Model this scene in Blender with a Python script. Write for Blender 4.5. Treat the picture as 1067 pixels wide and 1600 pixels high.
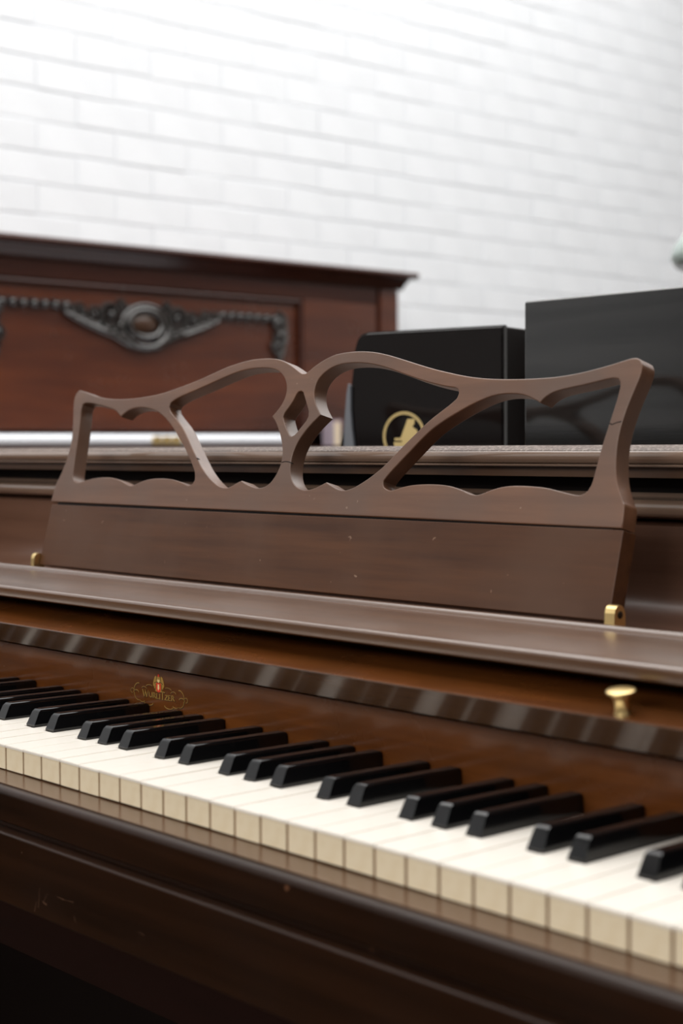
import bpy, bmesh, math, random
from mathutils import Vector, Matrix
random.seed(7)
for o in list(bpy.data.objects): bpy.data.objects.remove(o)
scene = bpy.context.scene
COL = scene.collection
Z0 = 0.735            # height of the white key tops above the floor
R = math.radians
# ---------------------------------------------------------------- camera
yaw, pitch, roll = -0.838135, -0.04164, -0.0048965
F = Vector((math.sin(yaw)*math.cos(pitch), math.cos(yaw)*math.cos(pitch), math.sin(pitch)))
Rt = Vector((math.cos(yaw), -math.sin(yaw), 0)); Up = Rt.cross(F)
R2 = Rt*math.cos(roll) + Up*math.sin(roll); U2 = -Rt*math.sin(roll) + Up*math.cos(roll)
cd = bpy.data.cameras.new('camera'); cam = bpy.data.objects.new('camera', cd); COL.objects.link(cam)
M = Matrix((( R2.x, U2.x, -F.x, 0.965309), (R2.y, U2.y, -F.y, -0.551571), (R2.z, U2.z, -F.z, 0.206627+Z0), (0,0,0,1)))
cam.matrix_world = M
cd.sensor_fit = 'HORIZONTAL'; cd.sensor_width = 24.0; cd.lens = 2448.38/1067*24.0
cd.clip_start = 0.02; cd.clip_end = 60
cd.dof.use_dof = True; cd.dof.focus_distance = 1.19; cd.dof.aperture_fstop = 6.3
cd.dof.aperture_blades = 0
scene.camera = cam
# ---------------------------------------------------------------- world, lights, exposure
w = bpy.data.worlds.new('world'); scene.world = w; w.use_nodes = True
w.node_tree.nodes['Background'].inputs[0].default_value = (0.92, 0.96, 1.0, 1)
w.node_tree.nodes['Background'].inputs[1].default_value = 0.6
def area(name, loc, rot, sx, sy, power, col=(1,1,1)):
    l = bpy.data.lights.new(name, 'AREA'); l.shape = 'RECTANGLE'; l.size = sx; l.size_y = sy
    l.energy = power; l.color = col
    o = bpy.data.objects.new(name, l); COL.objects.link(o); o.location = loc; o.rotation_euler = rot
    return o
area('ceiling_light_panel', (-0.3, 1.6, 3.05), (0,0,0), 3.6, 5.0, 180, (1,0.99,0.97))
area('front_fill_light', (0.2, -3.4, 2.3), (R(90),0,0), 3.4, 1.0, 72, (1,0.97,0.93))  # added fill from the front, no window modelled; lifts the key fronts
scene.view_settings.view_transform = 'Standard'; scene.view_settings.look = 'None'
scene.view_settings.gamma = 1; scene.view_settings.use_curve_mapping = False
scene.view_settings.exposure = 0.0
# ---------------------------------------------------------------- materials
def mat(name, col, rough=0.5, metal=0.0, coat=0.0, coat_rough=0.1, col2=None, scale=(2,30,30), nscale=1.0,
        bump=0.0, bscale=None, rvar=0.0, spec=0.5, lo=0.35, hi=0.65, speck=None, sheen=0.0, wear=None):
    m = bpy.data.materials.new(name); m.use_nodes = True
    nt = m.node_tree; N = nt.nodes; L = nt.links; b = N['Principled BSDF']
    b.inputs['Base Color'].default_value = (*col,1); b.inputs['Roughness'].default_value = rough
    b.inputs['Metallic'].default_value = metal; b.inputs['Specular IOR Level'].default_value = spec
    b.inputs['Coat Weight'].default_value = coat; b.inputs['Coat Roughness'].default_value = coat_rough
    if sheen: b.inputs['Sheen Weight'].default_value = sheen
    tc = N.new('ShaderNodeTexCoord'); mp = N.new('ShaderNodeMapping'); mp.inputs['Scale'].default_value = scale
    L.new(tc.outputs['Object'], mp.inputs['Vector'])
    nz = N.new('ShaderNodeTexNoise'); nz.inputs['Scale'].default_value = nscale; nz.inputs['Detail'].default_value = 8
    nz.inputs['Roughness'].default_value = 0.6
    L.new(mp.outputs[0], nz.inputs['Vector'])
    out = None
    if col2:
        r = N.new('ShaderNodeValToRGB'); r.color_ramp.elements[0].position = lo; r.color_ramp.elements[1].position = hi
        r.color_ramp.elements[0].color = (*col,1); r.color_ramp.elements[1].color = (*col2,1)
        L.new(nz.outputs['Fac'], r.inputs['Fac']); out = r.outputs['Color']
    if wear:      # (colour, object-space scale, threshold lo, hi) : large faded patches
        n2 = N.new('ShaderNodeTexNoise'); n2.inputs['Scale'].default_value = wear[1]; n2.inputs['Detail'].default_value = 4
        L.new(tc.outputs['Object'], n2.inputs['Vector'])
        mr = N.new('ShaderNodeMapRange'); mr.inputs[1].default_value = wear[2]; mr.inputs[2].default_value = wear[3]
        L.new(n2.outputs['Fac'], mr.inputs[0])
        mx = N.new('ShaderNodeMixRGB'); L.new(mr.outputs[0], mx.inputs[0])
        if out: L.new(out, mx.inputs[1])
        else: mx.inputs[1].default_value = (*col,1)
        mx.inputs[2].default_value = (*wear[0],1); out = mx.outputs[0]
    if speck:     # (colour, scale, threshold)
        n3 = N.new('ShaderNodeTexNoise'); n3.inputs['Scale'].default_value = speck[1]; n3.inputs['Detail'].default_value = 2
        L.new(tc.outputs['Object'], n3.inputs['Vector'])
        mr = N.new('ShaderNodeMapRange'); mr.inputs[1].default_value = speck[2]; mr.inputs[2].default_value = speck[2]+0.05
        L.new(n3.outputs['Fac'], mr.inputs[0])
        mx = N.new('ShaderNodeMixRGB'); L.new(mr.outputs[0], mx.inputs[0])
        if out: L.new(out, mx.inputs[1])
        else: mx.inputs[1].default_value = (*col,1)
        mx.inputs[2].default_value = (*speck[0],1); out = mx.outputs[0]
    if out: L.new(out, b.inputs['Base Color'])
    if rvar:
        n4 = N.new('ShaderNodeTexNoise'); n4.inputs['Scale'].default_value = 14; n4.inputs['Detail'].default_value = 5
        L.new(tc.outputs['Object'], n4.inputs['Vector'])
        mr = N.new('ShaderNodeMapRange'); mr.inputs[1].default_value=0.3; mr.inputs[2].default_value=0.7
        mr.inputs[3].default_value = max(0.02,rough-rvar); mr.inputs[4].default_value = rough+rvar
        L.new(n4.outputs['Fac'], mr.inputs[0]); L.new(mr.outputs[0], b.inputs['Roughness'])
    if bump:
        bp = N.new('ShaderNodeBump'); bp.inputs['Strength'].default_value = bump; bp.inputs['Distance'].default_value = 0.001
        if bscale:
            n5 = N.new('ShaderNodeTexNoise'); n5.inputs['Scale'].default_value = bscale; n5.inputs['Detail'].default_value = 6
            L.new(tc.outputs['Object'], n5.inputs['Vector']); L.new(n5.outputs['Fac'], bp.inputs['Height'])
        else: L.new(nz.outputs['Fac'], bp.inputs['Height'])
        L.new(bp.outputs[0], b.inputs['Normal'])
    return m
WG = (3, 60, 60)
m_walnut = mat('satin_walnut', (0.060,0.020,0.007), 0.30, coat=0.25, coat_rough=0.2, col2=(0.115,0.043,0.015), scale=WG, rvar=0.06, bump=0.05)
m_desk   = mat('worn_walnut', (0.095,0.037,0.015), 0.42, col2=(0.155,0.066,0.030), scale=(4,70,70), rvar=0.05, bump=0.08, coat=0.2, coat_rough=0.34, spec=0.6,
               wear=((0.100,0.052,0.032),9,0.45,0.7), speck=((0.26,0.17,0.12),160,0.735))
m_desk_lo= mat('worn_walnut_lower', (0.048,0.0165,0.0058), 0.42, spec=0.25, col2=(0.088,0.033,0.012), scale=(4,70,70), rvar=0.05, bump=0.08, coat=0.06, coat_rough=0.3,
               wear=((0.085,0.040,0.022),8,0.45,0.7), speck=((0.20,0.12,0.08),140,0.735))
m_shelf  = mat('shelf_walnut', (0.080,0.034,0.013), 0.36, col2=(0.120,0.055,0.024), scale=WG, rvar=0.06, bump=0.05, coat=1.0, coat_rough=0.26, spec=0.8)
m_mould  = mat('moulding_walnut_sheen', (0.21,0.135,0.095), 0.26, col2=(0.24,0.165,0.125), scale=WG, coat=1.0, coat_rough=0.10, spec=0.7)  # worn tone; base raised so it also carries the varnish sheen
m_fascia = mat('fascia_walnut', (0.050,0.022,0.010), 0.36, col2=(0.085,0.040,0.018), scale=WG)
m_fall   = mat('polished_walnut', (0.080,0.023,0.0048), 0.26, col2=(0.145,0.046,0.010), scale=WG, rvar=0.05, coat=0.25, coat_rough=0.12, spec=0.35,
               wear=((0.085,0.030,0.009),11,0.5,0.75))
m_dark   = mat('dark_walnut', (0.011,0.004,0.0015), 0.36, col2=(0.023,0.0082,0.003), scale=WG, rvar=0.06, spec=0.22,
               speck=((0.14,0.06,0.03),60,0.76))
m_dusty  = mat('dusty_lid', (0.07,0.035,0.022), 0.6, speck=((0.24,0.19,0.16),420,0.54), col2=(0.08,0.05,0.035), scale=(60,60,60))
m_black_in = mat('black_and_shaded_wood', (0.005,0.0025,0.0018), 0.6, spec=0.15)  # recess shade painted near black; also plain black for cabinet and cracks
m_white  = mat('key_top', (0.87,0.82,0.745), 0.22, spec=0.5, wear=((0.82,0.76,0.66),40,0.55,0.8))
m_front  = mat('key_front', (0.88,0.76,0.55), 0.38, wear=((0.80,0.66,0.44),60,0.5,0.75))
m_keywood= mat('key_wood', (0.42,0.24,0.12), 0.6)
m_ebony  = mat('black_key', (0.0035,0.0035,0.004), 0.10, rvar=0.03, spec=0.5, speck=((0.05,0.05,0.05),90,0.72))
m_brass  = mat('brass', (0.88,0.66,0.30), 0.34, metal=1.0, rvar=0.06)
m_gold   = mat('gold_leaf', (0.52,0.31,0.07), 0.42, metal=0.35)
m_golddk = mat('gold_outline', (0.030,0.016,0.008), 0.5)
m_red    = mat('crest_red', (0.75,0.05,0.02), 0.45)
m_cream  = mat('crest_cream', (0.95,0.72,0.35), 0.45)
m_mahog  = mat('mahogany', (0.050,0.0105,0.0035), 0.24, col2=(0.105,0.024,0.007), scale=(14,1.5,14), rvar=0.04, spec=0.75)
m_mahogd = mat('mahogany_dark', (0.035,0.010,0.006), 0.26, col2=(0.055,0.016,0.009), scale=(30,3,30), spec=0.35)
m_carve  = mat('bronzed_carving', (0.010,0.008,0.007), 0.18, metal=0.1, spec=1.0, coat=0.8, col2=(0.028,0.021,0.018), scale=(40,40,40))
m_piano  = mat('black_satin_lacquer', (0.003,0.003,0.003), 0.07, col2=(0.016,0.0155,0.015), scale=(3,60,70), bump=0.02, spec=0.75)
m_gloss  = mat('black_gloss_lacquer', (0.006,0.0045,0.0045), 0.07)
m_greygl = mat('edge_highlight_grey', (0.16,0.17,0.19), 0.25)
m_emblem = mat('emblem_gold', (0.62,0.47,0.20), 0.4, metal=0.2)
m_strip  = mat('white_lacquer', (0.80,0.83,0.88), 0.25, coat=0.3)
m_paint  = mat('white_painted_brick', (0.77,0.79,0.82), 0.6, col2=(0.815,0.835,0.865), scale=(6,6,6), bump=0.35, bscale=45)
m_mortar = mat('white_painted_mortar', (0.75,0.77,0.80), 0.75, bump=0.3, bscale=60)
m_plaster= mat('white_plaster', (0.80,0.80,0.79), 0.8)
m_plaster2= mat('grey_plaster', (0.40,0.39,0.38), 0.8)
m_floor  = mat('floorboards', (0.030,0.015,0.008), 0.5, col2=(0.055,0.028,0.014), scale=(2,30,2))
m_paper  = mat('cream_paper', (0.80,0.66,0.48), 0.7)
m_lilac  = mat('lilac_card', (0.34,0.28,0.33), 0.6)
m_glass  = mat('celadon_glass', (0.36,0.44,0.41), 0.25, coat=0.4)
m_iron   = mat('dark_metal', (0.05,0.055,0.05), 0.4, metal=0.8)
m_felt   = mat('screw_steel', (0.03,0.018,0.010), 0.4, metal=0.6)
# ---------------------------------------------------------------- helpers (world coordinates; z given above key tops unless stated)
def wpos(o):
    return Vector(o['_w']) if o is not None and '_w' in o else Vector((0,0,0))
def weighted(o):
    md = o.modifiers.new('weighted_normal','WEIGHTED_NORMAL'); md.keep_sharp = True; md.weight = 80
def finish(name, bm, m, parent=None, loc=None, ang=35, abs_z=False, kind=None, label=None):
    """bm in world coordinates; origin put at loc (world) or at the parent's origin"""
    bmesh.ops.recalc_face_normals(bm, faces=bm.faces)
    for e in bm.edges:
        if len(e.link_faces) == 2 and e.calc_face_angle(0) > R(ang): e.smooth = False
    for f in bm.faces: f.smooth = True
    wn = True
    base = Vector(loc) if loc is not None else wpos(parent)
    if not abs_z: 
        for v in bm.verts: v.co.z += Z0
        if loc is not None: base = base + Vector((0,0,Z0))
    for v in bm.verts: v.co -= base
    me = bpy.data.meshes.new(name); bm.to_mesh(me); bm.free(); me.materials.append(m)
    o = bpy.data.objects.new(name, me); COL.objects.link(o)
    o['_w'] = tuple(base)
    if parent is not None: o.parent = parent; o.location = base - wpos(parent)
    else: o.location = base
    if kind != 'stuff': weighted(o)
    if kind: o['kind'] = kind
    if label: o['label'] = label
    return o
def thing(name, label, cat, loc, group=None):
    o = bpy.data.objects.new(name, None); COL.objects.link(o); o.location = loc; o['_w'] = tuple(loc)
    o.empty_display_size = 0.1
    o['label'] = label; o['category'] = cat
    if group: o['group'] = group
    return o
def prism(bm, pts, a0, a1, axis='x'):
    """closed profile extruded: axis x -> pts are (y,z); axis y -> pts are (x,z); axis z -> (x,y)"""
    def P(a, p):
        return (a,p[0],p[1]) if axis=='x' else ((p[0],a,p[1]) if axis=='y' else (p[0],p[1],a))
    A = [bm.verts.new(P(a0,p)) for p in pts]; B = [bm.verts.new(P(a1,p)) for p in pts]
    n = len(pts)
    for i in range(n): bm.faces.new((A[i],A[(i+1)%n],B[(i+1)%n],B[i]))
    bm.faces.new(A[::-1]); bm.faces.new(B)
    return bm
def boxm(bm, x0,x1,y0,y1,z0,z1, bev=0.0, seg=2):
    vs = [bm.verts.new((x,y,z)) for x in (x0,x1) for y in (y0,y1) for z in (z0,z1)]
    q = [(0,1,3,2),(4,6,7,5),(0,4,5,1),(2,3,7,6),(0,2,6,4),(1,5,7,3)]
    fs = [bm.faces.new([vs[i] for i in f]) for f in q]
    if bev:
        bmesh.ops.recalc_face_normals(bm, faces=fs)
        es = list({e for f in fs for e in f.edges})
        bmesh.ops.bevel(bm, geom=es, offset=bev, segments=seg, affect='EDGES', profile=0.5)
    return bm
def arc(cy, cz, r, a0, a1, n=6):
    return [(cy+r*math.cos(R(a0+(a1-a0)*i/n)), cz+r*math.sin(R(a0+(a1-a0)*i/n))) for i in range(n+1)]
def tube(bm, pts, rad, n=8, flat=1.0, updir=Vector((0,0,1))):
    pts = [Vector(p) for p in pts]; rings=[]
    for i,p in enumerate(pts):
        t = (pts[min(i+1,len(pts)-1)]-pts[max(i-1,0)]).normalized()
        a = t.cross(updir)
        if a.length < 1e-4: a = t.cross(Vector((1,0,0)))
        a.normalize(); b = t.cross(a)
        r = rad[i] if isinstance(rad,(list,tuple)) else rad
        rings.append([bm.verts.new(p + a*r*math.cos(2*math.pi*k/n) + b*r*flat*math.sin(2*math.pi*k/n)) for k in range(n)])
    for A,B in zip(rings,rings[1:]):
        for k in range(n): bm.faces.new((A[k],A[(k+1)%n],B[(k+1)%n],B[k]))
    bm.faces.new(rings[0][::-1]); bm.faces.new(rings[-1])
def lathe(bm, prof, mtx, n=28):
    rings=[]
    for r,h in prof:
        rings.append([bm.verts.new(mtx @ Vector((max(r,1e-5)*math.cos(2*math.pi*k/n), max(r,1e-5)*math.sin(2*math.pi*k/n), h))) for k in range(n)])
    for A,B in zip(rings,rings[1:]):
        for k in range(n): bm.faces.new((A[k],A[(k+1)%n],B[(k+1)%n],B[k]))
    bm.faces.new(rings[0][::-1]); bm.faces.new(rings[-1])
def NB(): return bmesh.new()
# ---------------------------------------------------------------- outline of the music desk (metres along x, metres up the desk)
OUTER = [(-0.3452, 0.0725), (-0.343, 0.0889), (-0.3375, 0.0995), (-0.3338, 0.1099), (-0.3318, 0.1204), (-0.3311, 0.1319), (-0.3326, 0.1386), (-0.3344, 0.1472), (-0.3379, 0.1578), (-0.3419, 0.1685), (-0.3424, 0.1752), (-0.341, 0.1805), (-0.3369, 0.1833), (-0.3327, 0.1833), (-0.3243, 0.1815), (-0.3077, 0.1772), (-0.2902, 0.1743), (-0.2717, 0.1726), (-0.2495, 0.1726), (-0.2405, 0.1728), (-0.2216, 0.1738), (-0.2033, 0.1755), (-0.1891, 0.1774), (-0.1722, 0.1813), (-0.1554, 0.1846), (-0.1359, 0.1894), (-0.1202, 0.1942), (-0.1046, 0.1984), (-0.1033, 0.1979), (-0.0894, 0.2011), (-0.0752, 0.2028), (-0.0579, 0.2031), (-0.042, 0.2019), (-0.0344, 0.2), (-0.0251, 0.1968), (-0.0172, 0.1932), (-0.0091, 0.1888), (-0.0053, 0.1871), (-0.0012, 0.1869), (0.0011, 0.1884), (0.0083, 0.1935), (0.0176, 0.198), (0.0296, 0.2015), (0.0301, 0.2015), (0.0433, 0.2034), (0.0584, 0.2034), (0.0752, 0.2022), (0.0906, 0.1991), (0.1092, 0.1944), (0.1308, 0.1885), (0.1469, 0.1845), (0.1607, 0.1819), (0.1723, 0.1794), (0.1857, 0.1771), (0.1998, 0.1756), (0.2156, 0.1746), (0.2309, 0.174), (0.2458, 0.174), (0.2552, 0.1742), (0.2659, 0.1744), (0.2783, 0.1754), (0.2904, 0.1772), (0.3022, 0.1794), (0.3137, 0.1816), (0.3212, 0.1836), (0.3278, 0.1851), (0.3317, 0.185), (0.3349, 0.1835), (0.3369, 0.1806), (0.3374, 0.1765), (0.3367, 0.1717), (0.3346, 0.1653), (0.3322, 0.1581), (0.3302, 0.1508), (0.3287, 0.1436), (0.3276, 0.1372), (0.3271, 0.1299), (0.3274, 0.1248), (0.3279, 0.1184), (0.329, 0.1114), (0.3306, 0.105), (0.3331, 0.0986), (0.3362, 0.093), (0.3395, 0.088), (0.3412, 0.0849), (0.3421, 0.0709)]
HOLE_A = [(-0.3254, 0.1686), (-0.3263, 0.1633), (-0.3243, 0.1556), (-0.3225, 0.1461), (-0.321, 0.1365), (-0.3204, 0.1271), (-0.319, 0.1157), (-0.3172, 0.1053), (-0.3164, 0.0978), (-0.3141, 0.0941), (-0.3082, 0.0918), (-0.3024, 0.0919), (-0.2948, 0.0936), (-0.2826, 0.0963), (-0.2701, 0.0974), (-0.2543, 0.098), (-0.243, 0.0972), (-0.231, 0.0942), (-0.2206, 0.091), (-0.2165, 0.0896), (-0.2099, 0.0914), (-0.2015, 0.0945), (-0.1911, 0.0969), (-0.1768, 0.0979), (-0.1622, 0.0978), (-0.1493, 0.0966), (-0.1379, 0.0941), (-0.1293, 0.0919), (-0.1238, 0.0938), (-0.1218, 0.097), (-0.1244, 0.1039), (-0.1289, 0.1092), (-0.1341, 0.1145), (-0.1397, 0.1199), (-0.1468, 0.1264), (-0.1529, 0.1313), (-0.16, 0.1368), (-0.166, 0.1412), (-0.172, 0.1457), (-0.179, 0.1502), (-0.187, 0.1548), (-0.1956, 0.1585), (-0.2039, 0.1609), (-0.215, 0.1632), (-0.2278, 0.1643), (-0.2381, 0.1634), (-0.2461, 0.1613), (-0.251, 0.1585), (-0.2554, 0.1555), (-0.2623, 0.1596), (-0.2675, 0.163), (-0.2785, 0.1646), (-0.2925, 0.1673), (-0.3048, 0.1693), (-0.3135, 0.1705), (-0.3219, 0.1703)]
HOLE_B = [(-0.1818, 0.1638), (-0.1809, 0.1665), (-0.1772, 0.1692), (-0.1692, 0.1723), (-0.1559, 0.1753), (-0.1413, 0.1792), (-0.1269, 0.1831), (-0.1128, 0.1869), (-0.1009, 0.1902), (-0.0897, 0.1927), (-0.0784, 0.1941), (-0.0669, 0.1946), (-0.0538, 0.1943), (-0.0436, 0.1932), (-0.0359, 0.1908), (-0.0291, 0.1868), (-0.0243, 0.182), (-0.0218, 0.1769), (-0.0207, 0.1713), (-0.0216, 0.1659), (-0.0248, 0.1604), (-0.0296, 0.1555), (-0.0337, 0.1519), (-0.0279, 0.1473), (-0.0222, 0.1411), (-0.017, 0.134), (-0.0131, 0.1269), (-0.0103, 0.1189), (-0.01, 0.1129), (-0.0118, 0.1059), (-0.0153, 0.0998), (-0.0199, 0.0948), (-0.0252, 0.0919), (-0.0326, 0.0908), (-0.0408, 0.0919), (-0.0494, 0.0943), (-0.0571, 0.0971), (-0.0625, 0.0952), (-0.0696, 0.092), (-0.071, 0.0911), (-0.0789, 0.0903), (-0.0859, 0.0915), (-0.0946, 0.0952), (-0.1056, 0.1009), (-0.1145, 0.1071), (-0.1217, 0.1135), (-0.1314, 0.122), (-0.1415, 0.1318), (-0.1519, 0.1416), (-0.159, 0.1472), (-0.1679, 0.1523), (-0.176, 0.1576), (-0.1797, 0.1604)]
HOLE_C = [(-0.0024, 0.1724), (0.0003, 0.1712), (0.0043, 0.1656), (0.0082, 0.1601), (0.0114, 0.1556), (0.0124, 0.1511), (0.0108, 0.1475), (0.0067, 0.1431), (0.0027, 0.1388), (-0.0002, 0.1361), (-0.0036, 0.1347), (-0.0066, 0.1357), (-0.0107, 0.14), (-0.0153, 0.1451), (-0.0186, 0.1502), (-0.0192, 0.1516), (-0.0182, 0.1544), (-0.0141, 0.1591), (-0.0102, 0.1645), (-0.0078, 0.17), (-0.0056, 0.172)]
HOLE_D = [(0.0543, 0.1939), (0.0694, 0.1932), (0.0831, 0.1906), (0.0968, 0.1874), (0.1105, 0.1835), (0.1256, 0.1789), (0.1402, 0.1751), (0.1544, 0.1721), (0.1651, 0.1704), (0.1712, 0.1696), (0.1741, 0.1682), (0.1753, 0.1654), (0.1744, 0.1622), (0.1715, 0.159), (0.1658, 0.1556), (0.1582, 0.1506), (0.1505, 0.1459), (0.1456, 0.1418), (0.1369, 0.1342), (0.128, 0.127), (0.1219, 0.121), (0.1157, 0.1149), (0.1081, 0.1081), (0.0986, 0.1019), (0.0888, 0.0967), (0.0802, 0.0924), (0.0717, 0.0904), (0.0638, 0.0918), (0.0564, 0.0945), (0.0492, 0.0973), (0.0436, 0.0949), (0.0372, 0.0922), (0.0305, 0.0907), (0.0233, 0.0903), (0.0163, 0.0919), (0.0101, 0.0952), (0.0054, 0.1001), (0.0028, 0.106), (0.0017, 0.1129), (0.0017, 0.1189), (0.0035, 0.1259), (0.0073, 0.1333), (0.0128, 0.1397), (0.0192, 0.1456), (0.0274, 0.1522), (0.0227, 0.1567), (0.0181, 0.1612), (0.0148, 0.1667), (0.0134, 0.173), (0.0139, 0.1784), (0.0166, 0.1828), (0.0218, 0.1875), (0.0287, 0.1908), (0.0371, 0.1931), (0.0455, 0.1937)]
HOLE_E = [(0.2546, 0.1562), (0.2492, 0.1587), (0.2427, 0.1613), (0.2364, 0.1629), (0.2272, 0.1638), (0.2181, 0.1636), (0.21, 0.1629), (0.2022, 0.1607), (0.1945, 0.1581), (0.1867, 0.1551), (0.178, 0.1513), (0.1629, 0.1437), (0.1539, 0.1384), (0.1453, 0.1308), (0.1368, 0.1226), (0.1282, 0.1143), (0.1207, 0.1077), (0.1159, 0.1021), (0.1133, 0.0987), (0.1147, 0.0949), (0.1184, 0.0924), (0.1233, 0.0917), (0.1277, 0.0925), (0.1347, 0.0952), (0.1449, 0.0968), (0.1596, 0.0975), (0.1713, 0.0976), (0.1831, 0.0965), (0.1889, 0.0955), (0.1977, 0.093), (0.2053, 0.0906), (0.2107, 0.0896), (0.2166, 0.0916), (0.2239, 0.0944), (0.2323, 0.0966), (0.241, 0.0975), (0.2497, 0.0977), (0.2606, 0.0974), (0.2735, 0.0967), (0.2773, 0.0958), (0.2851, 0.0944), (0.2928, 0.0931), (0.2996, 0.0919), (0.3036, 0.0918), (0.3066, 0.0929), (0.3094, 0.095), (0.3111, 0.0983), (0.3119, 0.1022), (0.3124, 0.1074), (0.313, 0.1125), (0.3136, 0.1171), (0.3141, 0.1223), (0.3145, 0.124), (0.3156, 0.1308), (0.3173, 0.1397), (0.3187, 0.147), (0.3202, 0.1543), (0.3211, 0.1608), (0.3217, 0.1665), (0.3209, 0.1694), (0.3188, 0.1714), (0.3157, 0.1718), (0.3099, 0.1712), (0.3021, 0.1697), (0.2923, 0.1679), (0.2823, 0.1666), (0.2742, 0.1654), (0.2671, 0.1641), (0.2621, 0.1626), (0.2574, 0.1593)]
# ================================================================ the room
XW = -2.35
bm = NB(); boxm(bm, XW-0.16, 3.6, -3.6, 5.6, -0.1, 0.0); finish('floor', bm, m_floor, abs_z=True, kind='structure')
bm = NB(); boxm(bm, XW-0.16, 3.6, -3.6, 5.6, 3.10, 3.2); finish('ceiling', bm, m_plaster, abs_z=True, kind='structure')
bm = NB(); boxm(bm, XW-0.16, 3.6, 5.5, 5.6, 0, 3.1); finish('wall_back', bm, m_plaster, abs_z=True, kind='structure')
bm = NB(); boxm(bm, 3.5, 3.6, -3.6, 5.5, 0, 3.1); finish('wall_right', bm, m_plaster2, abs_z=True, kind='structure')
bm = NB(); boxm(bm, XW-0.16, 3.5, -3.6, -3.5, 0, 3.1); finish('wall_front', bm, m_plaster2, abs_z=True, kind='structure')
# left wall: recessed mortar backing, painted bricks standing proud of it
bm = NB(); boxm(bm, XW-0.16, XW-0.0020, -3.5, 5.5, 0, 3.1)
wall = finish('wall_left', bm, m_mortar, abs_z=True, kind='structure')
BL, BH, GAP = 0.225, 0.075, 0.004
def brick_mesh(i):
    b = NB(); hx = (BL-GAP)/2; hz = (BH-GAP)/2
    rnd = random.Random(i); s = lambda a: rnd.uniform(-a,a)
    vs=[]
    for x in (-0.0022, 0.0):
        for y in (-hx,hx):
            for z in (-hz,hz):
                vs.append(b.verts.new((x+(s(0.0005) if x==0 else 0), y+s(0.001), z+s(0.0015))))
    q = [(0,1,3,2),(4,6,7,5),(0,4,5,1),(2,3,7,6),(0,2,6,4),(1,5,7,3)]
    fs=[b.faces.new([vs[k] for k in f]) for f in q]
    bmesh.ops.recalc_face_normals(b, faces=fs)
    fr=[e for e in b.edges if all(v.co.x>-0.0012 for v in e.verts)]
    bmesh.ops.bevel(b, geom=fr, offset=0.0012, segments=2, affect='EDGES')
    me=bpy.data.meshes.new('brick'); b.to_mesh(me); b.free(); me.materials.append(m_paint); return me
BM = [brick_mesh(i) for i in range(10)]
far_bm = NB(); nb = 0
for r in range(int(3.1/BH)):
    z = (r+0.5)*BH + 0.005
    if z > 3.06: break
    k = 0
    y = -3.5 + BL/2 + (BL/2 if r%2 else 0)
    while y < 5.5-BL/2+0.01:
        near = 1.20 < y < 4.25 and (Z0+0.33) < z < (Z0+1.80) and (z < Z0+1.30+(y-1.2)*0.19) and (y > 2.15 or z > Z0+0.55)
        me = BM[random.randrange(10)]
        rx = random.uniform(-0.0035,0.0035); dz = random.uniform(-0.0015,0.0015); dx = random.uniform(-0.0006,0.0008)
        if near and nb < 300:
            o = bpy.data.objects.new('brick', me); COL.objects.link(o); o.parent = wall
            o.location = (XW+dx, y, z+dz); o.rotation_euler = (rx, 0, random.uniform(-0.003,0.003)); nb += 1
        else:
            n0 = len(far_bm.verts); hx=(BL-GAP)/2; hz=(BH-GAP)/2
            boxm(far_bm, XW-0.0035, XW+dx, y-hx, y+hx, z+dz-hz, z+dz+hz)
        y += BL
fb = finish('brickwork', far_bm, m_paint, wall, abs_z=True, kind='stuff')

# added unseen dark panels behind and beside the camera, to darken glossy reflections
bm = NB(); boxm(bm, XW, XW+0.03, -3.5, 0.55, 0, 0.98, 0.004); finish('added_dark_panel_1', bm, m_dark, abs_z=True, kind='structure')
bm = NB(); boxm(bm, XW+0.031, 3.5, -3.5, -3.47, 0, 0.98, 0.004); finish('added_dark_panel_2', bm, m_dark, abs_z=True, kind='structure')

# ================================================================ the walnut upright piano in front
piano = thing('upright_piano', 'brown walnut upright piano with open keyboard and pierced music desk, nearest the camera', 'piano', (0,0.25,0))
HX = 0.690
def bar(name, pts, m, x0=-0.655, x1=0.655, parent=piano, **k):
    b = NB(); prism(b, pts, x0, x1); return finish(name, b, m, parent, **k)
# lid: dusty top, moulded front edge
lid = bar('lid', [(0.540,0.1960),(0.540,0.2068),(0.325,0.2068),(0.3085,0.2038),(0.3070,0.2032),(0.3070,0.2022),(0.3085,0.2017),(0.330,0.2013),(0.330,0.1960)], m_dusty, -0.70, 0.70)
bar('lid_moulding', [(0.330,0.2009),(0.3105,0.2009)] + arc(0.3105,0.1990,0.0052,112,248,9) + [(0.3100,0.1943),(0.3095,0.1938),(0.3072,0.1934),(0.3065,0.1927),(0.3072,0.1919),(0.3150,0.1917),(0.345,0.1917),(0.345,0.2009)], m_mould, -0.695, 0.695)
bar('lid_fascia', [(0.3150,0.1915),(0.3150,0.1845),(0.345,0.1845),(0.345,0.1915)], m_fascia, -0.690, 0.690)
bar('upper_rail', [(0.345,0.1700),(0.345,0.1840),(0.500,0.1840),(0.500,0.1700)], m_black_in)  # black colour stands in for the shade under the lid
bar('panel_moulding', [(0.350,0.1735),(0.343,0.1735),(0.340,0.1712),(0.338,0.1696)] + arc(0.331,0.1632,0.0062,75,285,9) + [(0.336,0.1560),(0.345,0.1545),(0.350,0.1545)], m_mould)
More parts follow.
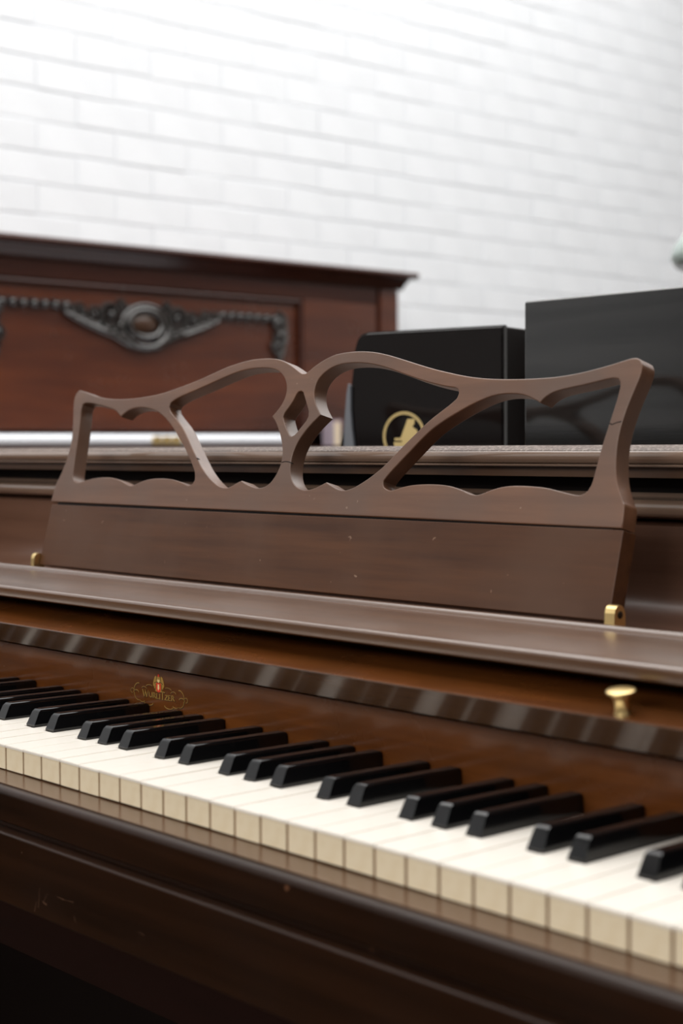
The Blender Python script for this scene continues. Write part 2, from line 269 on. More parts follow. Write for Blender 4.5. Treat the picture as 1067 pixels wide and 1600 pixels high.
bar('front_panel', [(0.350,0.1540),(0.345,0.1535),(0.3375,0.1507),(0.3370,0.135),(0.3365,0.115),(0.3345,0.103),(0.329,0.093),(0.318,0.0855),(0.300,0.0815),(0.250,0.0805),(0.250,0.0700),(0.350,0.0700)],
    mat('front_panel_walnut', (0.115,0.055,0.034), 0.34, col2=(0.155,0.078,0.050), scale=WG, rvar=0.05, coat=0.3, coat_rough=0.2))
shelf_pts = [(0.2490,0.0835)] + [(0.2180,0.0905)] + arc(0.2140,0.0926,0.0036,-20,160,8) + [(0.2096,0.0920),(0.2080,0.0921),(0.2068,0.0932),(0.200,0.0938),(0.180,0.0938),(0.160,0.0929),(0.142,0.0914),(0.131,0.0900)] + arc(0.1255,0.0876,0.0026,75,180,6) + [(0.1231,0.0838),(0.1240,0.0815),(0.1265,0.0802),(0.2490,0.0805)]
bar('music_shelf', shelf_pts, m_shelf)
# fallboard folded back, its polished front edge over the keys
fall = bar('fallboard', [(0.1045,0.0620),(0.1050,0.0627),(0.1062,0.0630),(0.190,0.0765),(0.190,0.0600),(0.140,0.0475),(0.1130,0.0460),(0.1118,0.0463)], m_fall, -0.612, 0.612)
band = bar('fallboard_edge', [(0.1040,0.0618),(0.1043,0.0624),(0.1055,0.0616),(0.1128,0.0464),(0.1118,0.0457)], mat('fallboard_edge_gloss', (0.034,0.015,0.007), 0.14, col2=(0.055,0.026,0.012), scale=WG, rvar=0.03), -0.612, 0.612, parent=fall)
nameb = bar('nameboard', [(0.136,-0.0030),(0.136,0.0375),(0.1368,0.0388),(0.150,0.0388),(0.150,-0.0030)], m_fall, -0.612, 0.612)
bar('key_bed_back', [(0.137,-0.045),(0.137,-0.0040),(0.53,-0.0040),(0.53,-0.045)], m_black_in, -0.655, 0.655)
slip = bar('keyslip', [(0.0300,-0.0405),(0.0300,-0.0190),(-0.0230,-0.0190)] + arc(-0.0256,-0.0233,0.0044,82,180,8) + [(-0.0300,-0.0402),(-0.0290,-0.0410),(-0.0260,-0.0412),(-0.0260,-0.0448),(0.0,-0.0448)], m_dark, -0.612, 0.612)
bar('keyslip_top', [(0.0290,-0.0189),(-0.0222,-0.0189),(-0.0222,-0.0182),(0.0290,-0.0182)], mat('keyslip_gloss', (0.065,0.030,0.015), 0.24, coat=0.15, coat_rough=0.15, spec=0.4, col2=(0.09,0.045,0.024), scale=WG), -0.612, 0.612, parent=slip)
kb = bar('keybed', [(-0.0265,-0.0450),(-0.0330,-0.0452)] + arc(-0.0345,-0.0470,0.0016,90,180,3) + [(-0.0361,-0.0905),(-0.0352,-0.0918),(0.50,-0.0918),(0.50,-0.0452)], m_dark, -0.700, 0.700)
b = NB()
for ax_,az_,bx_,bz_,wd_ in [(0.1039, -0.0729, 0.102, -0.0856, 0.00022), (0.1131, -0.0742, 0.1075, -0.082, 0.00018), (0.0998, -0.082, 0.0973, -0.0891, 0.00026), (0.1068, -0.0805, 0.1121, -0.0818, 0.00055), (0.1244, -0.0739, 0.1326, -0.0741, 0.00031), (0.1326, -0.0741, 0.1437, -0.0734, 0.00018), (0.1435, -0.0818, 0.1456, -0.0853, 0.00022), (0.0816, -0.0537, 0.0832, -0.0542, 0.00033), (0.2126, -0.0755, 0.2191, -0.0767, 0.00015)]:
    d_ = Vector((bx_-ax_,bz_-az_)); n_ = Vector((-d_.y,d_.x)).normalized()*wd_
    q_ = [(ax_-n_.x*0.3,az_-n_.y*0.3),(bx_-n_.x,bz_-n_.y),(bx_+n_.x,bz_+n_.y),(ax_+n_.x*0.3,az_+n_.y*0.3)]
    T_ = [b.verts.new((p_[0],-0.03616,p_[1])) for p_ in q_]; B_ = [b.verts.new((p_[0],-0.0358,p_[1])) for p_ in q_]
    b.faces.new(T_)
    for k_ in range(4): b.faces.new((T_[k_],T_[(k_+1)%4],B_[(k_+1)%4],B_[k_]))
finish('scratches', b, mat('scratched_wood', (0.10,0.042,0.018), 0.6), kb, label='pale scratches in the dark wood')
bar('rail_under_keybed', [(0.060,-0.0920),(0.060,-0.1804),(0.085,-0.1804),(0.085,-0.0920)], mat('under_rail', (0.009,0.002,0.001), 0.5, col2=(0.013,0.003,0.0015), scale=WG, spec=0.2))
bar('lower_panel', [(0.300,-0.0920),(0.300,-0.640),(0.320,-0.640),(0.320,-0.0920)], m_black_in)  # shade of the deep recess is put into its black colour
bar('toe_rail', [(0.280,-0.641),(0.280,-0.715),(0.330,-0.715),(0.330,-0.641)], m_walnut)
bar('back_board', [(0.505,-0.700),(0.505,0.1955),(0.535,0.1955),(0.535,-0.700)], m_walnut, -0.655,0.655)
for s in (-1,1):
    a,c = sorted((s*0.658, s*0.690)); b = NB(); boxm(b, a,c, 0.10,0.535, -0.735,0.1838, 0.002); finish('side_panel', b, m_walnut, piano)
    b = NB(); prism(b, [(-0.036,-0.0448),(-0.036,-0.015),(-0.030,0.000),(0.000,0.012),(0.060,0.020),(0.098,0.040),(0.098,-0.0448)], *sorted((s*0.660,s*0.700))); finish('arm', b, m_walnut, piano)
    b = NB(); boxm(b, *sorted((s*0.614,s*0.655)), -0.028,0.132, -0.0445,0.006, 0.003); finish('key_block', b, m_walnut, piano)
    b = NB()
    lathe(b, [(0.030,-0.735),(0.030,-0.715),(0.018,-0.700),(0.022,-0.60),(0.030,-0.40),(0.034,-0.20),(0.024,-0.17),(0.034,-0.15),(0.034,-0.092)], Matrix.Translation((s*0.655,0.02,0)), 24)
    finish('leg', b, m_walnut, piano, ang=50)
# ---- knobs on the fallboard
def knob(x):
    n = Vector((0,-math.sin(R(9.1)),math.cos(R(9.1)))); z = n; xx = Vector((1,0,0)); yy = z.cross(xx)
    yk = 0.1128; p = Vector((x, yk, 0.0630+(yk-0.1062)*0.161-0.0002))
    mt = Matrix(((xx.x,yy.x,z.x,p.x),(xx.y,yy.y,z.y,p.y),(xx.z,yy.z,z.z,p.z),(0,0,0,1)))
    b = NB(); lathe(b, [(0.0050,0),(0.0049,0.0009),(0.0044,0.0020),(0.0041,0.0045),(0.0043,0.0078),(0.0050,0.0098),(0.0066,0.0112),(0.0078,0.0119),(0.0081,0.0126),(0.0079,0.0132),(0.0070,0.0136),(0.0030,0.0138),(0.0003,0.01385)], mt, 32)
    return finish('knob', b, m_brass, fall, label='small brass knob')
knob(0.4498); knob(-0.4498)

# ---- keys
W = 0.0235; X0 = -26*W; CB = -0.0728      # X0: left edge of the lowest key;  CB: reference C for the black keys
offs = {1:0.93,3:2.07,6:3.90,8:5.00,10:6.10}
blacks = []   # centre x
whites = []   # (left x, pitch class)
pcw = [0,2,4,5,7,9,11]
# lowest key A0 at index -26 ; C at index -3-21=-24
for i in range(52):
    xi = X0 + i*W; deg = (i-2) % 7; whites.append((xi, pcw[deg]))
for octv in range(-4,5):
    base = CB + octv*7*W
    for pc,o in offs.items():
        x = base + o*W
        if X0+0.4*W < x < -X0-0.8*W: blacks.append((x, pc))
blacks.sort()
HB = 0.0062     # half width of the slot a black key needs
def white_meshes(pc, xi, first, last):
    l = 0.0003; r = W-0.0003
    lc = l; rc = r
    for bx,_ in blacks:
        if abs(bx-xi) < 0.009: lc = max(lc, bx+HB-xi)
        if abs(bx-(xi+W)) < 0.009: rc = min(rc, bx-HB-xi)
    def outline(y0): 
        p = [(l,y0),(r,y0),(r,0.0495)]
        if rc < r: p += [(rc,0.0495)]
        p += [(rc,0.1340),(lc,0.1340)]
        if lc > l: p += [(lc,0.0495)]
        p += [(l,0.0495)]
        q=[]
        for a in p:
            if not q or (abs(a[0]-q[-1][0])+abs(a[1]-q[-1][1]))>1e-6: q.append(a)
        return q
    def mk(poly,z0,z1,m,bev):
        b = NB(); prism(b, poly, z0, z1, 'z')
        bmesh.ops.recalc_face_normals(b, faces=b.faces)
        if bev:
            es=[e for e in b.edges if all(abs(v.co.z-z1)<1e-7 for v in e.verts)]
            bmesh.ops.bevel(b, geom=es, offset=bev, segments=2, affect='EDGES')
        for f in b.faces: f.smooth = False
        me = bpy.data.meshes.new('white_key'); b.to_mesh(me); b.free(); me.materials.append(m); return me
    body = mk(outline(0.0014), -0.0175, -0.0019, m_keywood, 0)
    top = mk(outline(0.0), -0.0018, 0.0, m_white, 0.0004)
    b = NB(); boxm(b, l+0.0006, r-0.0006, 0.0003, 0.0013, -0.0174, -0.0020, 0.0003, 1)
    bmesh.ops.recalc_face_normals(b, faces=b.faces)
    fr = bpy.data.meshes.new('key_front'); b.to_mesh(fr); b.free(); fr.materials.append(m_front)
    return body, top, fr
cache = {}
def link(name, me, parent, loc):
    o = bpy.data.objects.new(name, me); COL.objects.link(o); o.parent = parent; o.location = loc; return o
pb = wpos(piano)
for i,(xi,pc) in enumerate(whites):
    k = pc if 0<i<51 else 100+i
    if k not in cache: cache[k] = white_meshes(pc, xi, i==0, i==51)
    body, top, fr = cache[k]
    dz = random.uniform(-0.0003,0.0002)
    o = link('white_key', body, piano, Vector((xi,0,Z0+dz))-pb)
    o.rotation_euler = (0, random.uniform(-0.002,0.002), 0)
    link('key_top', top, o, (0,0,0)); link('key_front', fr, o, (0,0,0))
def black_mesh():
    b = NB()
    y0,y1 = 0.0505,0.1350
    # sections bottom -> top : (z, half width, front y)
    sec = [(-0.0140,0.0056,y0),(0.0012,0.0056,y0),(0.0016,0.0055,y0+0.0004),(0.0100,0.0047,y0+0.0046),(0.0122,0.0045,y0+0.0068)]
    rings=[]
    for z,h,y in sec:
        zb = z if z<0.009 else z-0.0010
        rings.append([b.verts.new((-h,y,z)),b.verts.new((h,y,z)),b.verts.new((h,y1,zb)),b.verts.new((-h,y1,zb))])
    for A,B in zip(rings,rings[1:]):
        for k in range(4): b.faces.new((A[k],A[(k+1)%4],B[(k+1)%4],B[k]))
    b.faces.new(rings[0][::-1]); b.faces.new(rings[-1])
    bmesh.ops.recalc_face_normals(b, faces=b.faces)
    b.edges.ensure_lookup_table()
    es=[e for e in b.edges if (all(v.co.z>0.0105 for v in e.verts) and all(v.co.y<0.06 or True for v in e.verts))]
    bmesh.ops.bevel(b, geom=es, offset=0.0014, segments=3, affect='EDGES', profile=0.5)
    es=[e for e in b.edges if all(v.co.y<0.0585 for v in e.verts) and abs(e.verts[0].co.z-e.verts[1].co.z)>0.001 and all(v.co.z>0.001 for v in e.verts) and abs(e.verts[0].co.x)>0.0035]
    for e in b.edges:
        if len(e.link_faces)==2 and e.calc_face_angle(0)>R(32): e.smooth=False
    for f in b.faces: f.smooth=True
    me = bpy.data.meshes.new('black_key'); b.to_mesh(me); b.free(); me.materials.append(m_ebony); return me
bme = black_mesh()
for x,pc in blacks:
    o = link('black_key', bme, piano, Vector((x,0,Z0+random.uniform(-0.0003,0.0003)))-pb); weighted(o)

# ---- pierced music desk
LEAN = R(14.7); DY, DZ = 0.232, 0.085
def smooth_poly(P):
    n=len(P); V=[Vector(p) for p in P]; corner=[]
    for i in range(n):
        a=(V[i]-V[i-1]); c=(V[(i+1)%n]-V[i])
        corner.append(a.length>1e-6 and c.length>1e-6 and a.angle(c)>R(38))
    for _ in range(1):
        V2=list(V)
        for i in range(n):
            if not corner[i] and not corner[i-1] and not corner[(i+1)%n]: V2[i]=V[i]*0.5+(V[i-1]+V[(i+1)%n])*0.25
        V=V2
    out=[]
    for i in range(n):
        p0,p1,p2,p3=V[i-1],V[i],V[(i+1)%n],V[(i+2)%n]
        if corner[i]: p0=p1
        if corner[(i+1)%n]: p3=p2
        out.append(tuple(p1)); L=(p2-p1).length; s = 3 if L>0.004 else 1
        for k in range(1,s):
            t=k/s
            q=0.5*((2*p1)+(p2-p0)*t+(2*p0-5*p1+4*p2-p3)*t*t+(-p0+3*p1-3*p2+p3)*t**3); out.append(tuple(q))
    return out
TH = 0.0142
cu = bpy.data.curves.new('fret','CURVE'); cu.dimensions='2D'; cu.fill_mode='BOTH'
BV = 0.0009
cu.extrude = TH/2-BV; cu.bevel_depth = BV; cu.bevel_resolution = 2; cu.offset = -BV
for P in (OUTER,HOLE_A,HOLE_B,HOLE_C,HOLE_D,HOLE_E):
    Q = P if P is HOLE_C else smooth_poly(P)
    s = cu.splines.new('POLY'); s.points.add(len(Q)-1); s.use_cyclic_u = True
    for i,q in enumerate(Q): s.points[i].co = (q[0],q[1],0,1)
tmp = bpy.data.objects.new('fret_curve', cu); COL.objects.link(tmp)
dg = bpy.context.evaluated_depsgraph_get(); me = bpy.data.meshes.new_from_object(tmp.evaluated_get(dg))
bpy.data.objects.remove(tmp)
b = NB(); b.from_mesh(me); bmesh.ops.remove_doubles(b, verts=b.verts, dist=0.00002)
ca, sa = math.cos(LEAN), math.sin(LEAN)
def desk(u, s, t):      # u along x, s up the desk, t behind its front face
    return Vector((u, DY + s*sa + t*ca, DZ + s*ca - t*sa))
for v in b.verts: v.co = desk(v.co.x, v.co.y, TH/2 - v.co.z)
mdesk = finish('music_desk', b, m_desk, piano, ang=40, label='pierced walnut music desk with scrolled fretwork')
# plain lower board under a recessed joint
b = NB()
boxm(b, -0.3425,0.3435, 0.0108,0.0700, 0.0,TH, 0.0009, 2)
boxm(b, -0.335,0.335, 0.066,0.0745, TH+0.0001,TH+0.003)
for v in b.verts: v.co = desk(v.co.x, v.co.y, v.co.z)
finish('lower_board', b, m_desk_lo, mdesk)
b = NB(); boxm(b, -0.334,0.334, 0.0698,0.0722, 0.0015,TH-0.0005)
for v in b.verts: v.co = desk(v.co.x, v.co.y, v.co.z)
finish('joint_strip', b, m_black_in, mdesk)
b = NB()
for line in [[(-0.0097, 0.1129), (-0.0049, 0.1137), (0.0001, 0.1132), (0.0043, 0.1121)], [(0.3175, 0.1409), (0.3201, 0.1398), (0.324, 0.1412), (0.3275, 0.1418)], [(-0.1253, 0.1164), (-0.1213, 0.1152)]]:
    for (u0,s0),(u1,s1) in zip(line,line[1:]):
        wv=0.00035
        q=[(u0,s0-wv),(u1,s1-wv),(u1,s1+wv),(u0,s0+wv)]
        top=[b.verts.new(desk(u,s_,-0.00006)) for u,s_ in q]; bot=[b.verts.new(desk(u,s_,0.0010)) for u,s_ in q]
        b.faces.new(top)
        for k in range(4): b.faces.new((top[k],top[(k+1)%4],bot[(k+1)%4],bot[k]))
finish('crack', b, m_black_in, mdesk, label='dark glued cracks across the slats')
for s in (-1,1):
    x0,x1 = (0.3442,0.3520) if s>0 else (-0.3490,-0.3432)
    b = NB(); prism(b, [(0.2290,0.0808),(0.2300,0.1010)] + arc(0.2352,0.1012,0.0050,180,20,8) + [(0.2410,0.1000),(0.2410,0.0808)], x0, x1)
    br = finish('hinge_bracket', b, m_brass, mdesk, ang=50)
    b = NB(); xs = x1 if s>0 else x0
    lathe(b, [(0.0024,0),(0.0024,0.0004),(0.0016,0.0009),(0.0001,0.0010)], Matrix.Translation((xs,0.2355,0.1000)) @ Matrix.Rotation(R(90*s),4,'Y'), 16)
    for v in b.verts: pass
    # (the screw belongs to the desk; one level only below the piano's part)
    finish('screw', b, m_felt, mdesk)

# ---- gold lettering and crest on the nameboard
YN = 0.136
def stroke(bm, pts, w0, w1=None, y=YN, t=0.00012):
    w1 = w1 or w0; n=len(pts); P=[Vector(p) for p in pts]; A=[];B=[]
    for i,p in enumerate(P):
        d=(P[min(i+1,n-1)]-P[max(i-1,0)]); d.normalize(); nr=Vector((-d.y,d.x))
        wd=(w0+(w1-w0)*i/(n-1))/2
        A.append(p+nr*wd); B.append(p-nr*wd)
    loop=A+B[::-1]
    F1=[bm.verts.new((q.x,y-t,q.y)) for q in loop]; F0=[bm.verts.new((q.x,y+0.0002,q.y)) for q in loop]
    m=len(loop)
    for i in range(n-1):
        bm.faces.new((F1[i],F1[i+1],F1[m-2-i],F1[m-1-i]))
    for i in range(m): bm.faces.new((F1[i],F1[(i+1)%m],F0[(i+1)%m],F0[i]))
def flat(bm, poly, y=YN, t=0.00012):
    A=[bm.verts.new((p[0],y-t,p[1])) for p in poly]; B=[bm.verts.new((p[0],y+0.0002,p[1])) for p in poly]
    bm.faces.new(A); n=len(A)
    for i in range(n): bm.faces.new((A[i],A[(i+1)%n],B[(i+1)%n],B[i]))
G = {  # unit letters: width, strokes (thick flag)
 'W':(1.25,[((0,1),(0.33,0),1),((0.33,0),(0.62,0.95),0),((0.55,1),(0.86,0),1),((0.86,0),(1.22,1),0)]),
 'U':(0.78,[[(0.05,1),(0.06,0.3),(0.2,0.03),(0.42,0.0),(0.6,0.08),(0.68,0.3),(0.68,1)]]),
 'R':(0.74,[((0.1,0),(0.1,1),1),[(0.1,0.97),(0.45,0.96),(0.58,0.76),(0.45,0.54),(0.1,0.52)],((0.32,0.54),(0.7,0),1)]),
 'L':(0.62,[((0.1,0),(0.1,1),1),((0.1,0.03),(0.55,0.03),0),((0.55,0.03),(0.57,0.2),0)]),
 'I':(0.36,[((0.16,0),(0.16,1),1)]),
 'T':(0.80,[((0.4,0),(0.4,1.55),1),[(-0.15,1.42),(-0.05,1.54),(0.4,1.55),(0.95,1.5)]]),
 'Z':(0.72,[((0.08,0.97),(0.62,0.97),0),((0.62,0.97),(0.06,0.03),1),((0.06,0.03),(0.64,0.03),0),((0.64,0.03),(0.66,0.2),0)]),
 'E':(0.66,[((0.1,0),(0.1,1),1),((0.1,0.97),(0.55,0.97),0),((0.1,0.52),(0.46,0.52),0),((0.1,0.03),(0.58,0.03),0)]),
}
def word(bm, off, wd):
    x = -0.0282; H = 0.0038
    for i,ch in enumerate('WURLITZER'):
        k = 1.32 if i==0 else 1.0
        gw, st = G[ch]; sx = 0.0056*(1.10 if i==0 else 1.0)
        t = i/8.0; zb = 0.0166 - 0.0006*math.sin(t*math.pi*1.0) + (-0.0006 if i==0 else 0) 
        for s in st:
            if isinstance(s, tuple): pts=[s[0],s[1]]; w_ = 0.00085 if s[2] else 0.00040
            else: pts=s; w_=0.00062
            pp=[(x+p[0]*sx+off[0], zb+p[1]*H*k+off[1]) for p in pts]
            stroke(bm, pp, w_+wd, y=YN-off[2])
            if isinstance(s,tuple) and s[2]:      # small serifs
                for p in (pp[0],pp[-1]): stroke(bm, [(p[0]-0.0007,p[1]),(p[0]+0.0007,p[1])], 0.0003+wd, y=YN-off[2])
        x += gw*sx*1.10
def curvepts(cx,cz,rx,rz,a0,a1,n=14): return [(cx+rx*math.cos(R(a0+(a1-a0)*i/n)), cz+rz*math.sin(R(a0+(a1-a0)*i/n))) for i in range(n+1)]
def scrolls(bm, off, wd):
    def S(p,w): stroke(bm, [(a+off[0],c+off[1]) for a,c in p], w+wd, 0.0003+wd, y=YN-off[2])
    for s in (-1,1):
        cx = -0.0072; M_ = lambda p: [(cx+s*(a-cx),c) for a,c in p]
        S(M_(curvepts(0.0195,0.0188,0.0060,0.0066,100,-100)), 0.0006)          # large C beside the word
        S(M_(curvepts(0.0225,0.0182,0.0035,0.0016,180,-60,10)), 0.0005)
        S(M_(curvepts(0.0275,0.0188,0.0022,0.0018,-90,200,12)), 0.0004)        # curl at the tip
        S(M_(curvepts(0.0060,0.0122,0.0058,0.0024,-170,-15,12)), 0.0005)       # lower swag
        S(M_(curvepts(0.0145,0.0130,0.0034,0.0016,200,340,8)), 0.0004)
        S(M_(curvepts(0.0045,0.0236,0.0050,0.0020,20,130,8)), 0.0004)          # upper swag
        S(M_(curvepts(0.0118,0.0215,0.0036,0.0020,20,170,8)), 0.0004)
b = NB(); word(b,(0.00025,-0.0003,0),0.0003); scrolls(b,(0.00015,-0.0003,0),0.0004); finish('lettering_outline', b, m_golddk, nameb)  # black outline printed behind the gold
b = NB(); word(b,(0,0,0.00015),0); scrolls(b,(0,0,0.00015),0.0); finish('lettering', b, m_gold, nameb, label='gold lettering WURLITZER between scrolls')
cx=-0.0072; cz=0.0278
b = NB()
half = [(0.0,0.0052),(0.0016,0.0050),(0.0022,0.0036),(0.0034,0.0056),(0.0050,0.0046),(0.0064,0.0018),(0.0072,-0.0010),(0.0066,-0.0030),(0.0058,-0.0022),(0.0056,-0.0046),(0.0046,-0.0036),(0.0044,-0.0060),(0.0032,-0.0064),(0.0,-0.0066)]
flat(b, [(cx+p[0],cz+p[1]) for p in half] + [(cx-p[0],cz+p[1]) for p in half[-2:0:-1]], t=0.0002)
finish('crest', b, m_gold, nameb, label='gold eagle crest with red shield')
b = NB(); flat(b, [(cx-0.0030,cz+0.0003),(cx+0.0030,cz+0.0003),(cx+0.0030,cz-0.0046),(cx+0.0020,cz-0.0062),(cx,cz-0.0068),(cx-0.0020,cz-0.0062),(cx-0.0030,cz-0.0046)], t=0.0003)
flat(b, [(cx-0.0010,cz+0.0050),(cx+0.0010,cz+0.0050),(cx+0.0007,cz+0.0068),(cx,cz+0.0072),(cx-0.0007,cz+0.0068)], t=0.0003)
finish('crest_shield', b, m_red, nameb, label='red shield')
b = NB(); flat(b, [(cx-0.0008,cz-0.0006),(cx+0.0009,cz-0.0008),(cx+0.0013,cz-0.0036),(cx,cz-0.0056),(cx-0.0011,cz-0.0038)], t=0.0004)
flat(b, [(cx-0.0017,cz+0.0028),(cx+0.0017,cz+0.0028),(cx+0.0008,cz+0.0006),(cx-0.0008,cz+0.0006)], t=0.0003)
finish('crest_figure', b, m_cream, nameb, label='cream figure')
b = NB()
for s in (-1,1):
    stroke(b, [(cx+s*0.0005,cz+0.0004),(cx+s*0.0030,cz+0.0010),(cx+s*0.0056,cz-0.0004)], 0.0005, y=YN-0.00022)
    stroke(b, [(cx+s*0.0024,cz+0.0042),(cx+s*0.0030,cz+0.0018)], 0.0004, y=YN-0.00022)
    stroke(b, [(cx+s*0.0038,cz-0.0006),(cx+s*0.0040,cz-0.0054)], 0.0004, y=YN-0.00022)
finish('crest_lines', b, m_golddk, nameb)

# ================================================================ mahogany upright against the left wall
XP = -1.95
mp_ = thing('upright_piano', 'tall reddish mahogany upright piano with dark carved garland, against the white brick wall', 'piano', (-2.14,1.49,0))
YC = 1.49
def yb(name, pts, m, y0, y1, parent=mp_, **k):
    b = NB(); prism(b, pts, y0, y1, 'y'); return finish(name, b, m, parent, **k)
yb('lid', [(-2.335,0.650)] + [(-1.905,0.650)] + arc(-1.907,0.6425,0.0075,90,-90,6)[1:] + [(-1.915,0.635),(-2.335,0.635)], m_mahogd, YC-0.808, YC+0.808)
yb('lid_cornice', [(-2.33,0.634),(-1.918,0.634),(-1.925,0.626),(-1.938,0.618),(-1.944,0.608),(-2.33,0.608)], m_mahogd, YC-0.792, YC+0.792)
yb('upper_rail', [(-2.30,0.607),(-1.950,0.607),(-1.950,0.568),(-2.30,0.568)], m_mahogd, YC-0.705, YC+0.705)
for s in (-1,1):
    a,c = sorted((YC+s*0.715, YC+s*0.777)); b = NB(); boxm(b, -2.33,-1.945, a,c, -0.735,0.607, 0.003); finish('side_panel', b, m_mahog, mp_)
    a,c = sorted((YC+s*0.460, YC+s*0.7045)); b = NB(); boxm(b, -2.0,-1.950, a,c, 0.245,0.5675, 0.002); finish('stile', b, m_mahog, mp_)
b = NB(); boxm(b, -2.0,-1.962, YC-0.459,YC+0.459, 0.245,0.5675); finish('field_panel', b, m_mahog, mp_)
b = NB()
def mould(p0,p1):
    tube(b, [p0,p1], 0.0055, 8)
mould((-1.954,YC-0.452,0.560),(-1.954,YC+0.452,0.560)); mould((-1.954,YC+0.452,0.562),(-1.954,YC+0.452,0.25)); mould((-1.954,YC-0.452,0.562),(-1.954,YC-0.452,0.25))
finish('panel_moulding', b, m_mahogd, mp_)
# carved garland
b = NB(); XC=-1.958
def blob(y,z,ry,rz,rx=0.008,x=XC):
    bmesh.ops.create_icosphere(b, subdivisions=2, radius=1, matrix=Matrix.Translation((x,y,z)) @ Matrix.Diagonal((rx,ry,rz,1)))
def spiral(y,z,r,turns,a0,rad,sgn=1):
    pts=[];rr=[]
    n=int(18*turns)
    for i in range(n+1):
        t=i/n; q=r*(1-0.82*t); a=R(a0)+sgn*2*math.pi*turns*t
        pts.append((XC+0.003+0.003*t,y+q*math.cos(a),z+q*math.sin(a))); rr.append(rad*(1-0.45*t))
    tube(b, pts, rr, 6, updir=Vector((1,0,0)))
CY = YC-0.008
for s in (-1,1):
    n=7
    for i in range(n):
        y = 0.212+i*0.0262
        blob(YC+s*y, 0.515, 0.0090, 0.0115, 0.015)
        spiral(YC+s*(y+0.0131), 0.515, 0.0095, 1.0, 90 if i%2 else -90, 0.0034, s)
    for (y,z,r,a,g) in ((0.090,0.503,0.031,200,1),(0.134,0.500,0.024,20,-1),(0.168,0.508,0.019,200,1),(0.196,0.512,0.015,20,-1),(0.063,0.466,0.023,90,1),(0.108,0.473,0.017,0,-1),(0.150,0.483,0.012,0,-1),(0.060,0.524,0.018,180,1)):
        spiral(CY+s*y, z, r, 1.5, a if s>0 else 180-a, r*0.27, g*s); blob(CY+s*y, z, r*0.30, r*0.30, 0.016)
    for t in range(8):
        blob(CY+s*(0.040+t*0.021), 0.449+t*0.0068, 0.011,0.008,0.015)
    tube(b, [(XC+0.006,CY+s*yy,zz) for yy,zz in ((0.00,0.428),(0.03,0.432),(0.055,0.443),(0.085,0.456),(0.12,0.466),(0.16,0.480),(0.19,0.492),(0.21,0.501))], [0.008,0.009,0.009,0.008,0.008,0.007,0.006,0.005], 6, updir=Vector((1,0,0)))
    ye = YC+s*0.382
    for i,(dy,z,r) in enumerate(((0,0.506,0.024),(0.008,0.478,0.019),(-0.004,0.452,0.017),(0.004,0.428,0.013),(0.000,0.410,0.009))):
        spiral(ye+s*dy, z, r, 1.3, 90+i*90, r*0.3, s*(1 if i%2 else -1)); blob(ye+s*dy, z, r*0.5, r*0.5, 0.014)
    tube(b, [(XC+0.004,ye+s*0.016,0.524),(XC+0.006,ye+s*0.020,0.47),(XC+0.002,ye+s*0.004,0.395)], [0.009,0.008,0.002], 6, updir=Vector((1,0,0)))
for ry,rz,dz,rt in ((0.046,0.031,0,0.008),(0.064,0.047,-0.006,0.007)):
    ring=[(XC+0.010, CY+ry*math.cos(a*math.pi/12), 0.484+dz+rz*math.sin(a*math.pi/12)) for a in range(25)]
    tube(b, ring, rt, 8, updir=Vector((1,0,0)))
finish('carved_garland', b, m_carve, mp_, ang=60, label='dark carved scrollwork garland')
b = NB()
bmesh.ops.create_icosphere(b, subdivisions=3, radius=1, matrix=Matrix.Translation((XC,CY,0.484)) @ Matrix.Diagonal((0.014,0.038,0.024,1)))
finish('carved_boss', b, mat('carved_boss_wood', (0.055,0.026,0.014), 0.3), mp_)
# fallboard, keybed, lower part
yb('fallboard', [(-1.949,0.236),(-1.812,0.236)] + arc(-1.812,0.2225,0.0135,90,-90,8)[1:] + [(-1.949,0.209)], m_strip, YC-0.70, YC+0.335, label='white lacquered closed fallboard')
b = NB()
for k in (0,1,2): boxm(b, -1.7985,-1.7950, 1.392+k*0.026,1.414+k*0.026, 0.2135,0.2315, 0.001)
finish('hinge_plate', b, m_brass, mp_, label='brass hinge plate')
yb('keyslip', [(-1.949,0.208),(-1.75,0.208),(-1.75,0.02),(-1.949,0.02)], m_mahogd, YC-0.70, YC+0.70)
for s in (-1,1):
    a,c = sorted((YC+s*0.7155, YC+s*0.775)); b = NB(); prism(b, [(-1.944,-0.06),(-1.944,0.30),(-1.80,0.208),(-1.66,0.19),(-1.64,0.16),(-1.64,-0.06)], a, c, 'y'); finish('arm', b, m_mahog, mp_)
yb('keybed', [(-1.944,0.019),(-1.66,0.019),(-1.66,-0.06),(-1.944,-0.06)], m_mahogd, YC-0.70, YC+0.70)
yb('lower_panel', [(-1.99,-0.061),(-1.96,-0.061),(-1.96,-0.62),(-1.99,-0.62)], m_mahog, YC-0.70, YC+0.70)
yb('toe_rail', [(-2.0,-0.621),(-1.93,-0.621),(-1.93,-0.735),(-2.0,-0.735)], m_mahogd, YC-0.70, YC+0.70)
for s in (-1,1):
    b = NB(); lathe(b, [(0.045,-0.735),(0.045,-0.70),(0.028,-0.68),(0.034,-0.5),(0.044,-0.3),(0.030,-0.15),(0.044,-0.12),(0.044,-0.061)], Matrix.Translation((-1.70,YC+s*0.745,0)), 20); finish('leg', b, m_mahog, mp_, ang=50)

